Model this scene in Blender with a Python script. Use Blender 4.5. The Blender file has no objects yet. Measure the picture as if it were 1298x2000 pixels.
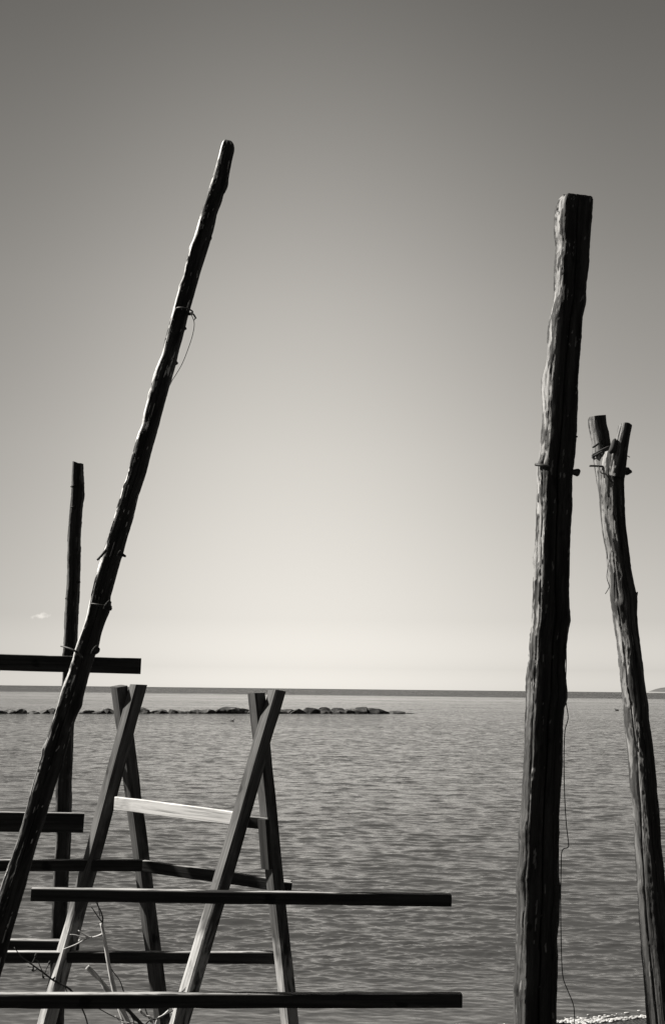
import bpy, bmesh, math, random
import numpy as np
from mathutils import Vector, Matrix, noise
random.seed(7); rng = np.random.default_rng(11)
S = bpy.context.scene
C = S.collection

# ------------------------------------------------------------------ camera
FPX = 2145.0                      # focal length in photo pixels (photo 1298 x 2000)
CAMZ = 3.0                        # eye height above the water
PITCH = math.atan(345.2 / FPX)
ROLL = math.radians(0.64)
Fv = Vector((0, math.cos(PITCH), math.sin(PITCH)))
R0 = Vector((1, 0, 0)); U0 = Vector((0, -math.sin(PITCH), math.cos(PITCH)))
Rv = R0 * math.cos(ROLL) + U0 * math.sin(ROLL)
Uv = U0 * math.cos(ROLL) - R0 * math.sin(ROLL)
cam_d = bpy.data.cameras.new('camera'); cam = bpy.data.objects.new('camera', cam_d); C.objects.link(cam)
cam_d.sensor_fit = 'VERTICAL'; cam_d.sensor_height = 24.0; cam_d.lens = 24.0 * FPX / 2000.0
cam_d.clip_start = 0.05; cam_d.clip_end = 60000
Mc = Matrix.Identity(4)
for i in range(3):
    Mc[i][0] = Rv[i]; Mc[i][1] = Uv[i]; Mc[i][2] = -Fv[i]
Mc[2][3] = CAMZ
cam.matrix_world = Mc
S.camera = cam
CAM = Vector((0, 0, CAMZ))

def ray(px, py):
    return Fv + Rv * ((px - 649) / FPX) + Uv * ((1000 - py) / FPX)
def P(px, py, D):                 # a point at distance D from the camera's standing line
    d = ray(px, py); return CAM + d * (D / d.y)
def W(px, py, z=0.0):             # a point on the water
    d = ray(px, py); return CAM + d * ((z - CAMZ) / d.z)

# ------------------------------------------------------------------ sky and sun
TINT = (1.0, 0.957, 0.885)
SUN_EL = math.radians(40)
sd = Vector((-0.985, 0.165, 0)).normalized()
SUN = Vector((sd.x * math.cos(SUN_EL), sd.y * math.cos(SUN_EL), math.sin(SUN_EL)))
w = bpy.data.worlds.new('World'); S.world = w; w.use_nodes = True
nt = w.node_tree; nt.nodes.clear()
def N(nt, t, **kw):
    n = nt.nodes.new(t)
    for k, v in kw.items():
        if k.startswith('i_'):
            key = k[2:]; key = int(key) if key.isdigit() else key
            n.inputs[key].default_value = v
        else: setattr(n, k, v)
    return n
def math_(nt, op, a, b=None, c=None, clamp=False):
    n = nt.nodes.new('ShaderNodeMath'); n.operation = op; n.use_clamp = clamp
    for i, v in enumerate((a, b, c)):
        if v is None: continue
        if isinstance(v, (int, float)): n.inputs[i].default_value = v
        else: nt.links.new(v, n.inputs[i])
    return n.outputs[0]
EXPO = 1.0
SKY_STRENGTH = 0.1 / 2 ** EXPO
sky = N(nt, 'ShaderNodeTexSky', sky_type='NISHITA', sun_disc=False, sun_elevation=SUN_EL,
        sun_rotation=math.atan2(sd.x, sd.y), air_density=1.0, dust_density=1.2, ozone_density=1.0)
sep = N(nt, 'ShaderNodeSeparateColor'); nt.links.new(sky.outputs[0], sep.inputs[0])
# black-and-white film behind a red filter: the red record of the sky, toned warm
tc = N(nt, 'ShaderNodeTexCoord')
sx = N(nt, 'ShaderNodeSeparateXYZ'); nt.links.new(tc.outputs['Generated'], sx.inputs[0])
el = math_(nt, 'MULTIPLY', math_(nt, 'ARCSINE', sx.outputs[2]), 180 / math.pi)
elp = math_(nt, 'MAXIMUM', el, 0.0)
cur = N(nt, 'ShaderNodeValToRGB'); cur.color_ramp.interpolation = 'LINEAR'
stops = [(0, 3.6), (1.0, 2.3), (3.5, 1.85), (8, 2.05), (12, 2.18), (20, 2.12), (27, 1.78), (34, 1.4), (40, 0.75), (48, 0.3), (62, 0.12), (90, 0.08)]
E = cur.color_ramp.elements
while len(E) < len(stops): E.new(0.5)
for q, (p_, c_) in zip(E, stops): q.position = p_ / 90; q.color = (c_, c_, c_, 1)
nt.links.new(math_(nt, 'MULTIPLY', elp, 1 / 90), cur.inputs[0])
v = math_(nt, 'MULTIPLY', math_(nt, 'MULTIPLY', sep.outputs[0], cur.outputs[0]), 0.72)
# sea haze glowing low over the water straight ahead
az = math_(nt, 'MULTIPLY', math_(nt, 'ARCTAN2', sx.outputs[0], sx.outputs[1]), 180 / math.pi)
azc = math_(nt, 'MINIMUM', math_(nt, 'MAXIMUM', az, -50.0), 30.0)
v = math_(nt, 'MULTIPLY', v, math_(nt, 'EXPONENT', math_(nt, 'MULTIPLY', math_(nt, 'SUBTRACT', azc, 12.0), 0.013)))
# sky dimmed beside and behind the view, to keep shaded faces dark
bk = N(nt, 'ShaderNodeMapRange', i_1=0.0, i_2=0.75, i_3=0.2, i_4=1.0); nt.links.new(sx.outputs[1], bk.inputs[0])
v = math_(nt, 'MULTIPLY', v, bk.outputs[0])
ga = math_(nt, 'MULTIPLY', math_(nt, 'ADD', az, 2.0), 1 / 13.5); ge = math_(nt, 'MULTIPLY', math_(nt, 'SUBTRACT', elp, 7.0), 1 / 21)
gl = math_(nt, 'EXPONENT', math_(nt, 'MULTIPLY', math_(nt, 'ADD', math_(nt, 'MULTIPLY', ga, ga), math_(nt, 'MULTIPLY', ge, ge)), -1.0))
v = math_(nt, 'ADD', v, math_(nt, 'MULTIPLY', gl, 3.6))
# one small wisp of cloud low over the sea
cd = ray(79, 1203).normalized(); cr = Vector((cd.y, -cd.x, 0)).normalized(); cu = cr.cross(cd)
def dotn(vec, k):
    s = N(nt, 'ShaderNodeVectorMath', operation='SUBTRACT'); nt.links.new(tc.outputs['Generated'], s.inputs[0]); s.inputs[1].default_value = cd
    d = N(nt, 'ShaderNodeVectorMath', operation='DOT_PRODUCT'); nt.links.new(s.outputs[0], d.inputs[0]); d.inputs[1].default_value = vec * k
    return d.outputs['Value']
ax = dotn(cr, FPX / 20.0); ay = dotn(cu, FPX / 7.0)
d2 = math_(nt, 'SQRT', math_(nt, 'ADD', math_(nt, 'MULTIPLY', ax, ax), math_(nt, 'MULTIPLY', ay, ay)))
nz = N(nt, 'ShaderNodeTexNoise', i_Scale=170.0, i_Detail=4.0); nt.links.new(tc.outputs['Generated'], nz.inputs['Vector'])
m = math_(nt, 'SUBTRACT', 1.35, d2); m = math_(nt, 'ADD', m, math_(nt, 'MULTIPLY', math_(nt, 'SUBTRACT', nz.outputs[0], 0.62), 4.0))
m = math_(nt, 'MULTIPLY', m, 1.0, clamp=True)
v = math_(nt, 'ADD', v, math_(nt, 'MULTIPLY', m, 2.6))
comb = N(nt, 'ShaderNodeCombineColor')
for i in range(3): nt.links.new(math_(nt, 'MULTIPLY', v, TINT[i]), comb.inputs[i])
bg = N(nt, 'ShaderNodeBackground', i_Strength=SKY_STRENGTH); nt.links.new(comb.outputs[0], bg.inputs[0])
wo = N(nt, 'ShaderNodeOutputWorld'); nt.links.new(bg.outputs[0], wo.inputs[0])

sl = bpy.data.lights.new('sun', 'SUN'); sl.energy = 5.0; sl.angle = math.radians(0.5); sl.color = TINT
so = bpy.data.objects.new('sun', sl); C.objects.link(so)
so.rotation_euler = SUN.to_track_quat('Z', 'Y').to_euler()
S.view_settings.view_transform = 'Standard'; S.view_settings.look = 'None'
S.view_settings.gamma = 1.0; S.view_settings.exposure = EXPO

# ------------------------------------------------------------------ materials
def new_mat(name):
    m = bpy.data.materials.new(name); m.use_nodes = True; m.node_tree.nodes.clear()
    t = m.node_tree
    o = N(t, 'ShaderNodeOutputMaterial'); b = N(t, 'ShaderNodeBsdfPrincipled'); t.links.new(b.outputs[0], o.inputs[0])
    return m, t, b
def ramp(t, src, stops):
    r = N(t, 'ShaderNodeValToRGB'); e = r.color_ramp.elements
    while len(e) < len(stops): e.new(0.5)
    for el, (p, c) in zip(e, stops):
        el.position = p; el.color = (c, c, c, 1)
    t.links.new(src, r.inputs[0]); return r.outputs[0]
def coords(t, scale):
    tc = N(t, 'ShaderNodeTexCoord'); mp = N(t, 'ShaderNodeMapping'); mp.inputs['Scale'].default_value = scale
    t.links.new(tc.outputs['Object'], mp.inputs[0]); return mp.outputs[0]
def noise_(t, vec, sc, det=6.0, rough=0.6, dist=0.0):
    n = N(t, 'ShaderNodeTexNoise', i_Scale=sc, i_Detail=det, i_Roughness=rough, i_Distortion=dist)
    t.links.new(vec, n.inputs['Vector']); return n.outputs[0]
def mixf(t, f, a, b):
    n = N(t, 'ShaderNodeMix', data_type='FLOAT')
    for i, s in ((0, f), (2, a), (3, b)):
        if isinstance(s, (int, float)): n.inputs[i].default_value = s
        else: t.links.new(s, n.inputs[i])
    return n.outputs[0]
def wood(name, dark, mid, pale, amount, bump=0.006, grain=26, stretch=0.05, rough=0.7, lit_pale=None):
    """grain runs along local Z; 'amount' = share of stripped, bleached wood"""
    m, t, b = new_mat(name)
    g = noise_(t, coords(t, (1, 1, stretch)), grain, 8, 0.65, 0.3)
    base = ramp(t, g, [(0.30, dark * 0.4), (0.45, dark), (0.58, mid), (0.75, mid * 1.5)])
    pt = noise_(t, coords(t, (1, 1, 0.16)), 7, 5, 0.6, 0.6)
    lo = 0.72 - 0.44 * amount
    mask = ramp(t, pt, [(lo, 0.0), (lo + 0.10, 1.0)])
    g2 = noise_(t, coords(t, (1, 1, stretch * 0.6)), grain * 2.2, 6, 0.6)
    pl = ramp(t, g2, [(0.32, pale * 0.35), (0.48, pale * 0.85), (0.7, pale * 1.1)])
    kn = noise_(t, coords(t, (1, 1, 0.5)), 13, 2, 0.5)
    kn = ramp(t, kn, [(0.66, 1.0), (0.72, 0.35)])
    col = mixf(t, mask, base, pl)
    if lit_pale is not None:                        # paler tone for painted sunlight on logs and rail tops, and for lower legs
        at = N(t, 'ShaderNodeAttribute', attribute_name='shade_dark')
        p2 = ramp(t, noise_(t, coords(t, (1, 1, 0.25)), 16, 6, 0.65, 0.8), [(0.36, lit_pale * 0.12), (0.46, lit_pale * 0.7), (0.60, lit_pale), (0.75, lit_pale * 1.25)])
        p2 = math_(t, 'MULTIPLY', p2, ramp(t, g2, [(0.3, 0.5), (0.55, 1.0)]))
        col = mixf(t, at.outputs['Fac'], p2, col)
    col = math_(t, 'MULTIPLY', col, kn)
    t.links.new(col, b.inputs['Base Color'])
    b.inputs['Roughness'].default_value = rough; b.inputs['Specular IOR Level'].default_value = 0.15
    h = math_(t, 'ADD', math_(t, 'MULTIPLY', g, 1.0), math_(t, 'MULTIPLY', g2, 0.5))
    bp = N(t, 'ShaderNodeBump', i_Strength=0.9, i_Distance=bump); t.links.new(h, bp.inputs['Height']); t.links.new(bp.outputs[0], b.inputs['Normal'])
    return m
M_POLE = wood('weathered_log', 0.020, 0.036, 0.10, 0.34, 0.014, 30, 0.09, lit_pale=0.34)
M_LEAN = wood('stripped_log', 0.022, 0.040, 0.11, 0.38, 0.012, 30, 0.09, lit_pale=0.8)
M_THIN = wood('dark_log', 0.02, 0.035, 0.10, 0.2, 0.008, lit_pale=0.12)
M_FORK = wood('forked_log', 0.022, 0.045, 0.12, 0.40, 0.014, 30, 0.09, lit_pale=0.30)
M_STUB = wood('dead_branch', 0.02, 0.04, 0.1, 0.2, 0.003, 60, 0.2)
M_BEAM = wood('sawn_timber', 0.04, 0.066, 0.115, 0.6, 0.003, 34, 0.03, lit_pale=0.42)
M_RAIL = wood('lit_top_rail', 0.02, 0.035, 0.09, 0.3, 0.003, 34, 0.03, lit_pale=0.45)  # shade kept in the dark sides, sunlight painted on the tops
M_BOARD = wood('bleached_board', 0.30, 0.5, 0.85, 0.74, 0.002, 30, 0.05, 0.6)
M_CUT = wood('fresh_cut', 0.2, 0.3, 0.5, 0.7, 0.003, 40, 1.0)
M_TWIG = wood('bare_twig', 0.05, 0.08, 0.2, 0.3, 0.002, 60, 0.1)
M_STEM = wood('peeled_branch', 0.25, 0.38, 0.6, 0.7, 0.002, 60, 0.1)
def flat(name, c, rough=0.7, sc=30.0, metallic=0.0):
    m, t, b = new_mat(name)
    n = noise_(t, coords(t, (1, 1, 1)), sc, 4)
    t.links.new(ramp(t, n, [(0.3, c * 0.6), (0.7, c * 1.3)]), b.inputs['Base Color'])
    b.inputs['Roughness'].default_value = rough; b.inputs['Metallic'].default_value = metallic
    return m
M_IRON = flat('rusty_iron', 0.03, 0.6); M_WIRE = flat('wire', 0.03, 0.6); M_ROPE = flat('tarred_rope', 0.03, 0.9, 200)
M_BIRD = flat('dark_plumage', 0.04, 0.7)

def rock_mat():
    m, t, b = new_mat('breakwater_stone')
    n = noise_(t, coords(t, (1, 1, 1)), 1.3, 8, 0.65)
    oi = N(t, 'ShaderNodeObjectInfo')
    c = ramp(t, n, [(0.35, 0.015), (0.5, 0.04), (0.68, 0.18)])
    c = math_(t, 'MULTIPLY', c, math_(t, 'ADD', math_(t, 'MULTIPLY', oi.outputs['Random'], 1.0), 0.35))
    t.links.new(c, b.inputs['Base Color']); b.inputs['Roughness'].default_value = 0.8
    bp = N(t, 'ShaderNodeBump', i_Strength=1.0, i_Distance=0.15); t.links.new(n, bp.inputs['Height']); t.links.new(bp.outputs[0], b.inputs['Normal'])
    return m
M_ROCK = rock_mat()

# ------------------------------------------------------------------ object helpers
def tag(o, label=None, cat=None, group=None, kind=None):
    for k, v in (('label', label), ('category', cat), ('group', group), ('kind', kind)):
        if v: o[k] = v
    return o
def empty(name, loc):
    e = bpy.data.objects.new(name, None); e.location = loc; e.empty_display_size = 0.2; C.objects.link(e); return e
def mesh_obj(name, verts, faces, mat, M=None, parent=None, smooth=True):
    me = bpy.data.meshes.new(name); me.from_pydata([tuple(v) for v in verts], [], faces); me.update()
    if smooth: me.polygons.foreach_set('use_smooth', [True] * len(me.polygons))
    me.materials.append(mat)
    o = bpy.data.objects.new(name, me); C.objects.link(o)
    M = M or Matrix.Identity(4)
    if parent is not None:
        o.parent = parent
        pm = parent_mat(parent)
        o.matrix_basis = pm.inverted() @ M
    else: o.matrix_basis = M
    return o
def parent_mat(p):
    m = Matrix.Identity(4)
    while p is not None:
        m = p.matrix_basis @ m if p.type != 'EMPTY' else Matrix.Translation(p.location) @ m
        p = p.parent
    return m
def frame(A, B, xref):
    z = (B - A).normalized(); x = xref - z * xref.dot(z)
    if x.length < 1e-4: x = Vector((1, 0, 0)) - z * z.x
    x.normalize(); y = z.cross(x)
    M = Matrix.Identity(4)
    for i in range(3): M[i][0] = x[i]; M[i][1] = y[i]; M[i][2] = z[i]; M[i][3] = A[i]
    return M

def beam(name, A, B, wx, wy, normal, mat, parent, newer=None, rough=0.03, seed=0, chamfer=0.10, cut0=0.0, cut1=0.0, bow=0.0):  # newer: fraction of the length below which the timber is paler
    """sawn timber: local Z along the length, local X = 'normal'; edges waned and not quite true"""
    M = frame(A, B, Vector(normal)); L = (B - A).length
    n = max(6, int(L / 0.05)); c = min(wx, wy) * chamfer
    hx, hy = wx / 2, wy / 2
    k = 4
    verts, faces = [], []
    # ring points: each side subdivided
    ring = []
    cs = [(hx, -hy + c), (hx, hy - c), (hx - c, hy), (-hx + c, hy), (-hx, hy - c), (-hx, -hy + c), (-hx + c, -hy), (hx - c, -hy)]
    for i in range(8):
        a, b = cs[i], cs[(i + 1) % 8]
        s = k if i % 2 == 0 else 2
        for j in range(s): ring.append((a[0] + (b[0] - a[0]) * j / s, a[1] + (b[1] - a[1]) * j / s))
    m = len(ring); amp = min(wx, wy) * rough
    for i in range(n + 1):
        t = i / n; z = t * L
        wob = noise.noise(Vector((z * 1.3, seed * 3.1, 0))) * amp * 1.6
        wob2 = noise.noise(Vector((z * 1.3, seed * 3.1, 9))) * amp * 1.6 + bow * math.sin(math.pi * t)
        for (x, y) in ring:
            q = 1 + noise.noise(Vector((x * 18 + seed, y * 18, z * 3))) * rough * 1.2
            edge = (abs(x) > hx - 1.5 * c) and (abs(y) > hy - 1.5 * c)
            if edge: q -= max(0, noise.noise(Vector((x * 9 + seed * 5, y * 9, z * 5))) - 0.1) * 0.16
            zz = z
            if i == 0: zz = cut0 * y
            if i == n: zz = L + cut1 * y
            verts.append((x * q + wob, y * q + wob2, zz))
    for i in range(n):
        for j in range(m):
            a = i * m + j; b = i * m + (j + 1) % m
            faces.append((a, b, b + m, a + m))
    for (i0, rev) in ((0, True), (n * m, False)):
        idx = list(range(i0, i0 + m)); faces.append(tuple(reversed(idx)) if rev else tuple(idx))
    o = mesh_obj(name, verts, faces, mat, M, parent)
    at = o.data.attributes.new('shade_dark', 'FLOAT', 'POINT')
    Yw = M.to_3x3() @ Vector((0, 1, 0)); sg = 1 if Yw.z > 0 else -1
    at.data.foreach_set('value', [0.0 if (abs(Yw.z) > 0.8 and v[1] * sg > hy * 0.965) else 1.0 for v in verts])  # top faces of level timbers painted pale, as sunlit
    if newer is not None:                        # the lower length is paler
        at.data.foreach_set('value', [min(1, max(0.0, (v[2] / L - newer) * 40 + 2 * noise.noise(Vector((v[0] * 30, v[1] * 30, v[2] * 9))))) for v in verts])
    try: o.data.set_sharp_from_angle(angle=math.radians(32))
    except Exception: pass
    return o

def catmull(pts, n_per):
    out = []
    P_ = [pts[0]] + list(pts) + [pts[-1]]
    for i in range(1, len(P_) - 2):
        p0, p1, p2, p3 = P_[i - 1], P_[i], P_[i + 1], P_[i + 2]
        seg = n_per(p1, p2)
        for s in range(seg):
            t = s / seg
            out.append([0.5 * ((2 * b) + (-a + c) * t + (2 * a - 5 * b + 4 * c - d) * t * t + (-a + 3 * b - 3 * c + d) * t ** 3) for a, b, c, d in zip(p0, p1, p2, p3)])
    out.append(list(pts[-1])); return out

def log(name, pts, mat, parent, seed=0, seg=64, step=0.007, ridges=0.06, knots=(), cracks=(), top_tilt=(0, 0), wob=0.035, round_top=0.0, facets=(), foot=0.0, footk=0.8, tar=(), flake=0.0):  # facets, tar: sides painted dark as shade
    """round timber through world points (Vector, radius), bottom first; knots = (fraction, angle, height, width m)"""
    A = pts[0][0]; B = pts[-1][0]
    M = frame(A, B, Vector((0, -1, 0))); Mi = M.inverted()
    L4 = [tuple(Mi @ p) + (r,) for p, r in pts]
    rows = catmull(L4, lambda a, b: max(2, int((Vector(b[:3]) - Vector(a[:3])).length / step)))
    n = len(rows); verts, faces = [], []; shade_bark = []
    Ltot = rows[-1][2]
    for i, (x, y, z, r) in enumerate(rows):
        fr = i / (n - 1)
        dx = noise.noise(Vector((z * 2.2, seed, 1))) * r * wob * 3 + noise.noise(Vector((z * 9, seed, 2))) * r * wob
        dy = noise.noise(Vector((z * 2.2, seed, 5))) * r * wob * 3
        for j in range(seg):
            th = 2 * math.pi * j / seg; ct, st = math.cos(th), math.sin(th)
            q = 1.0; sb = 0.0
            for (fx, fy, fd) in facets:  # front facet painted dark as shade, leaving a sunlit pale strip
                ca_ = (ct * fx + st * fy) / math.hypot(fx, fy)
                sb = max(sb, min(1, max(0, (ca_ - fd + 0.10 + 0.22 * noise.noise(Vector((z * 3.0, th * 1.5, seed))) + 0.10 * noise.noise(Vector((z * 14.0, th * 3, seed)))) * 7)))
            for (fx, fy, fd) in tar:  # shade painted dark on the side away from the sun
                ca_ = (ct * fx + st * fy) / math.hypot(fx, fy)
                sb = max(sb, min(1, max(0, (ca_ - fd + 0.15 * noise.noise(Vector((z * 5.0, th * 2, seed + 4)))) * 6)))
            if fr < foot: sb = max(sb, footk * min(1, max(0, (foot - fr) * 6 + 0.5 * noise.noise(Vector((z * 4.0, th * 2, seed + 8))))))
            for (fx, fy, fd) in facets:
                fl = math.hypot(fx, fy); cc = (ct * fx + st * fy) / fl
                fdd = fd + 0.06 * noise.noise(Vector((z * 1.4, fx * 3, seed)))
                if cc > fdd: q = min(q, 1 + (fdd / cc - 1) * 0.96)
            q += ridges * 0.35 * noise.noise(Vector((ct * 1.6 + seed, st * 1.6, z * 2.0)))
            q += ridges * 0.55 * noise.noise(Vector((ct * 5 + seed, st * 5, z * 3.5)))
            q += ridges * 0.5 * noise.noise(Vector((ct * 12 + seed, st * 12, z * 9.0)))
            q += ridges * 0.3 * noise.noise(Vector((ct * 3 + seed, st * 3, z * 40.0)))
            for (kf, ka, kh, kw) in knots:
                dzz = (z - kf * Ltot) / kw
                if abs(dzz) < 3:
                    da = (th - ka + math.pi) % (2 * math.pi) - math.pi
                    dd = dzz * dzz + (da * r / kw) ** 2
                    q += kh * math.exp(-dd)
            for (ca, cw, cdp, z0, z1) in cracks:
                if z0 <= fr <= z1:
                    fade = min(1, (fr - z0) * 15 + 0.02, (z1 - fr) * 15 + (0.3 if z1 >= 1 else 0))
                    da = (th - ca - 0.3 * noise.noise(Vector((z * 1.1, ca, seed))) + math.pi) % (2 * math.pi) - math.pi
                    q -= cdp * fade * math.exp(-(da / cw) ** 2)
            if flake > 0:                        # scraps of bark still clinging: raised, dark, with torn edges
                fn = noise.noise(Vector((ct * 2.6 + seed * 2, st * 2.6, z * 5.5))) + 0.55 * noise.noise(Vector((ct * 7 + seed, st * 7, z * 16))) + 0.3 * noise.noise(Vector((ct * 16, st * 16 + seed, z * 45)))
                fk = min(1, max(0, (fn - (0.42 - flake)) * 9))
                q += 0.055 * fk * (1 - 0.6 * sb); sb = max(sb, fk * 0.92)
            if flake > 0 and noise.noise(Vector((ct * 6 + seed * 3, st * 6, z * 9))) + 0.4 * noise.noise(Vector((ct * 20, st * 20, z * 40 + seed))) > 0.62:
                sb *= 0.25; q -= 0.02            # small chips down to clean wood
            shade_bark.append(sb)
            zz = z
            if i == n - 1: zz += (top_tilt[0] * ct + top_tilt[1] * st) * r
            if round_top and fr > 1 - 0.001 - round_top * r / Ltot * 1.5:
                u = (fr - (1 - round_top * r / Ltot * 1.5)) / (round_top * r / Ltot * 1.5)
                q *= math.sqrt(max(0.25, 1 - 0.75 * u * u))
            verts.append((x + dx + r * q * ct, y + dy + r * q * st, zz))
    for i in range(n - 1):
        for j in range(seg):
            a = i * seg + j; b = i * seg + (j + 1) % seg
            faces.append((a, b, b + seg, a + seg))
    # caps with an inner ring
    for (i0, up) in ((0, False), ((n - 1) * seg, True)):
        cen = sum((Vector(verts[i0 + j]) for j in range(seg)), Vector()) / seg
        k0 = len(verts)
        for j in range(seg):
            p = cen.lerp(Vector(verts[i0 + j]), 0.9); p.z += 0.02 * rows[-1][3] * (1 if up else -1); verts.append(tuple(p))
        kc = len(verts); verts.append(tuple(cen))
        for j in range(seg):
            j2 = (j + 1) % seg
            f1 = (i0 + j, i0 + j2, k0 + j2, k0 + j); f2 = (k0 + j, k0 + j2, kc)
            faces.append(f1 if up else tuple(reversed(f1))); faces.append(f2 if up else tuple(reversed(f2)))
    o = mesh_obj(name, verts, faces, mat, M, parent)
    at = o.data.attributes.new('shade_dark', 'FLOAT', 'POINT'); at.data.foreach_set('value', shade_bark + [0.6] * (len(verts) - len(shade_bark)))
    try: o.data.set_sharp_from_angle(angle=math.radians(60))
    except Exception: pass
    return o
def tube(name, pts, rads, mat, parent=None, seg=8, fine=3, jitter=0.0, seed=0):
    """thin bent round thing through world points"""
    pts = [tuple(p) + (r,) for p, r in zip(pts, rads)]
    rows = catmull(pts, lambda a, b: fine) if len(pts) > 2 else [list(pts[0]), list(pts[1])]
    A = Vector(rows[0][:3]); B = Vector(rows[-1][:3])
    M = frame(A, B, Vector((0, -1, 0.01))); Mi = M.inverted()
    Pn = [Mi @ Vector(q[:3]) for q in rows]; R = [q[3] for q in rows]
    verts, faces = [], []
    for i, p in enumerate(Pn):
        t = (Pn[min(i + 1, len(Pn) - 1)] - Pn[max(i - 1, 0)]).normalized()
        x = Vector((1, 0, 0)) - t * t.x
        if x.length < 0.1: x = Vector((0, 1, 0)) - t * t.y
        x.normalize(); y = t.cross(x)
        for j in range(seg):
            th = 2 * math.pi * j / seg
            rr = R[i] * (1 + jitter * noise.noise(Vector((i * 0.7 + seed, math.cos(th) * 2, math.sin(th) * 2))))
            verts.append(p + x * rr * math.cos(th) + y * rr * math.sin(th))
    for i in range(len(Pn) - 1):
        for j in range(seg):
            a = i * seg + j; b = i * seg + (j + 1) % seg
            faces.append((a, b, b + seg, a + seg))
    faces.append(tuple(reversed(range(seg)))); faces.append(tuple(range(len(verts) - seg, len(verts))))
    return mesh_obj(name, verts, faces, mat, M, parent)
def ptube(name, px, D, rpx, mat, parent=None, **kw):
    """the same, given the places where the photograph shows it, at distance D"""
    Ds = D if isinstance(D, (list, tuple)) else [D] * len(px)
    rs = rpx if isinstance(rpx, (list, tuple)) else [rpx] * len(px)
    return tube(name, [P(x, y, d) for (x, y), d in zip(px, Ds)], [r * d / FPX for r, d in zip(rs, Ds)], mat, parent, **kw)
def plog(name, edges, D0, D1, mat, parent, **kw):
    """edges: (py, left px, right px) from the top down -> bottom-first world points"""
    out = []
    y0, y1 = edges[0][0], edges[-1][0]
    for (py, l, r) in reversed(edges):
        t = (py - y0) / (y1 - y0); D = D0 + (D1 - D0) * t
        out.append((P((l + r) / 2, py, D), (r - l) / 2 * D / FPX * kw.get('_k', 1)))
    kw.pop('_k', None)
    return log(name, out, mat, parent, **kw)

# ------------------------------------------------------------------ ground
def shore_y(x): return 10.50 + 2.0 * math.tanh(0.20 * (x - 1.0) / 2.0) + 0.03 * math.sin(x * 2.3) + 0.02 * math.sin(x * 6.7 + 1)
def ground_z(x, y):
    ys = shore_y(max(-30, min(30, x)))
    d = ys - y                                   # metres up the beach
    z = 0.085 * d if d < 5 else 0.425 + 0.12 * (d - 5)
    if d < 0: z = max(-6.0, 0.12 * d)
    if y < -3:  # unseen bluff added behind the camera to block sky light
        b = -3 - y
        z += 26 * (1 - math.exp(-b / 11.0))
        z += 2.5 * noise.noise(Vector((x * 0.09, y * 0.09, 3))) * min(1, b / 4)
    if x > 9 and y < 26:                         # unseen hillside added on the right to block sky light
        z += 22 * (1 - math.exp(-(x - 9) / 9.0)) * min(1, (26 - y) / 12)
    z += 0.03 * noise.noise(Vector((x * 1.7, y * 1.7, 0))) * min(1, max(0, d))
    return z
def axis(parts):
    out = []
    for a, b, n in parts: out += list(np.linspace(a, b, n, endpoint=False))
    return out + [parts[-1][1]]
gx = axis([(-400, -40, 20), (-40, -8, 40), (-8, 8, 110), (8, 40, 40), (40, 400, 20)])
gy = axis([(-300, -40, 16), (-40, -3, 50), (-3, 7, 50), (7, 13, 100), (13, 80, 15)])
verts = [(x, y, ground_z(x, y)) for y in gy for x in gx]
nx = len(gx)
faces = [(j * nx + i, j * nx + i + 1, (j + 1) * nx + i + 1, (j + 1) * nx + i) for j in range(len(gy) - 1) for i in range(nx - 1)]
m, t, b = new_mat('shingle_and_scrub')
n1 = noise_(t, coords(t, (1, 1, 1)), 22, 6); vor = N(t, 'ShaderNodeTexVoronoi', i_Scale=28.0); t.links.new(coords(t, (1, 1, 1)), vor.inputs['Vector'])
c = math_(t, 'MULTIPLY', ramp(t, n1, [(0.3, 0.010), (0.7, 0.032)]), math_(t, 'ADD', vor.outputs['Distance'], 0.5))
t.links.new(c, b.inputs['Base Color']); b.inputs['Roughness'].default_value = 0.85
bp = N(t, 'ShaderNodeBump', i_Strength=1.0, i_Distance=0.03, invert=True); t.links.new(vor.outputs['Distance'], bp.inputs['Height']); t.links.new(bp.outputs[0], b.inputs['Normal'])
tag(mesh_obj('ground', verts, faces, m), kind='structure')

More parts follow.
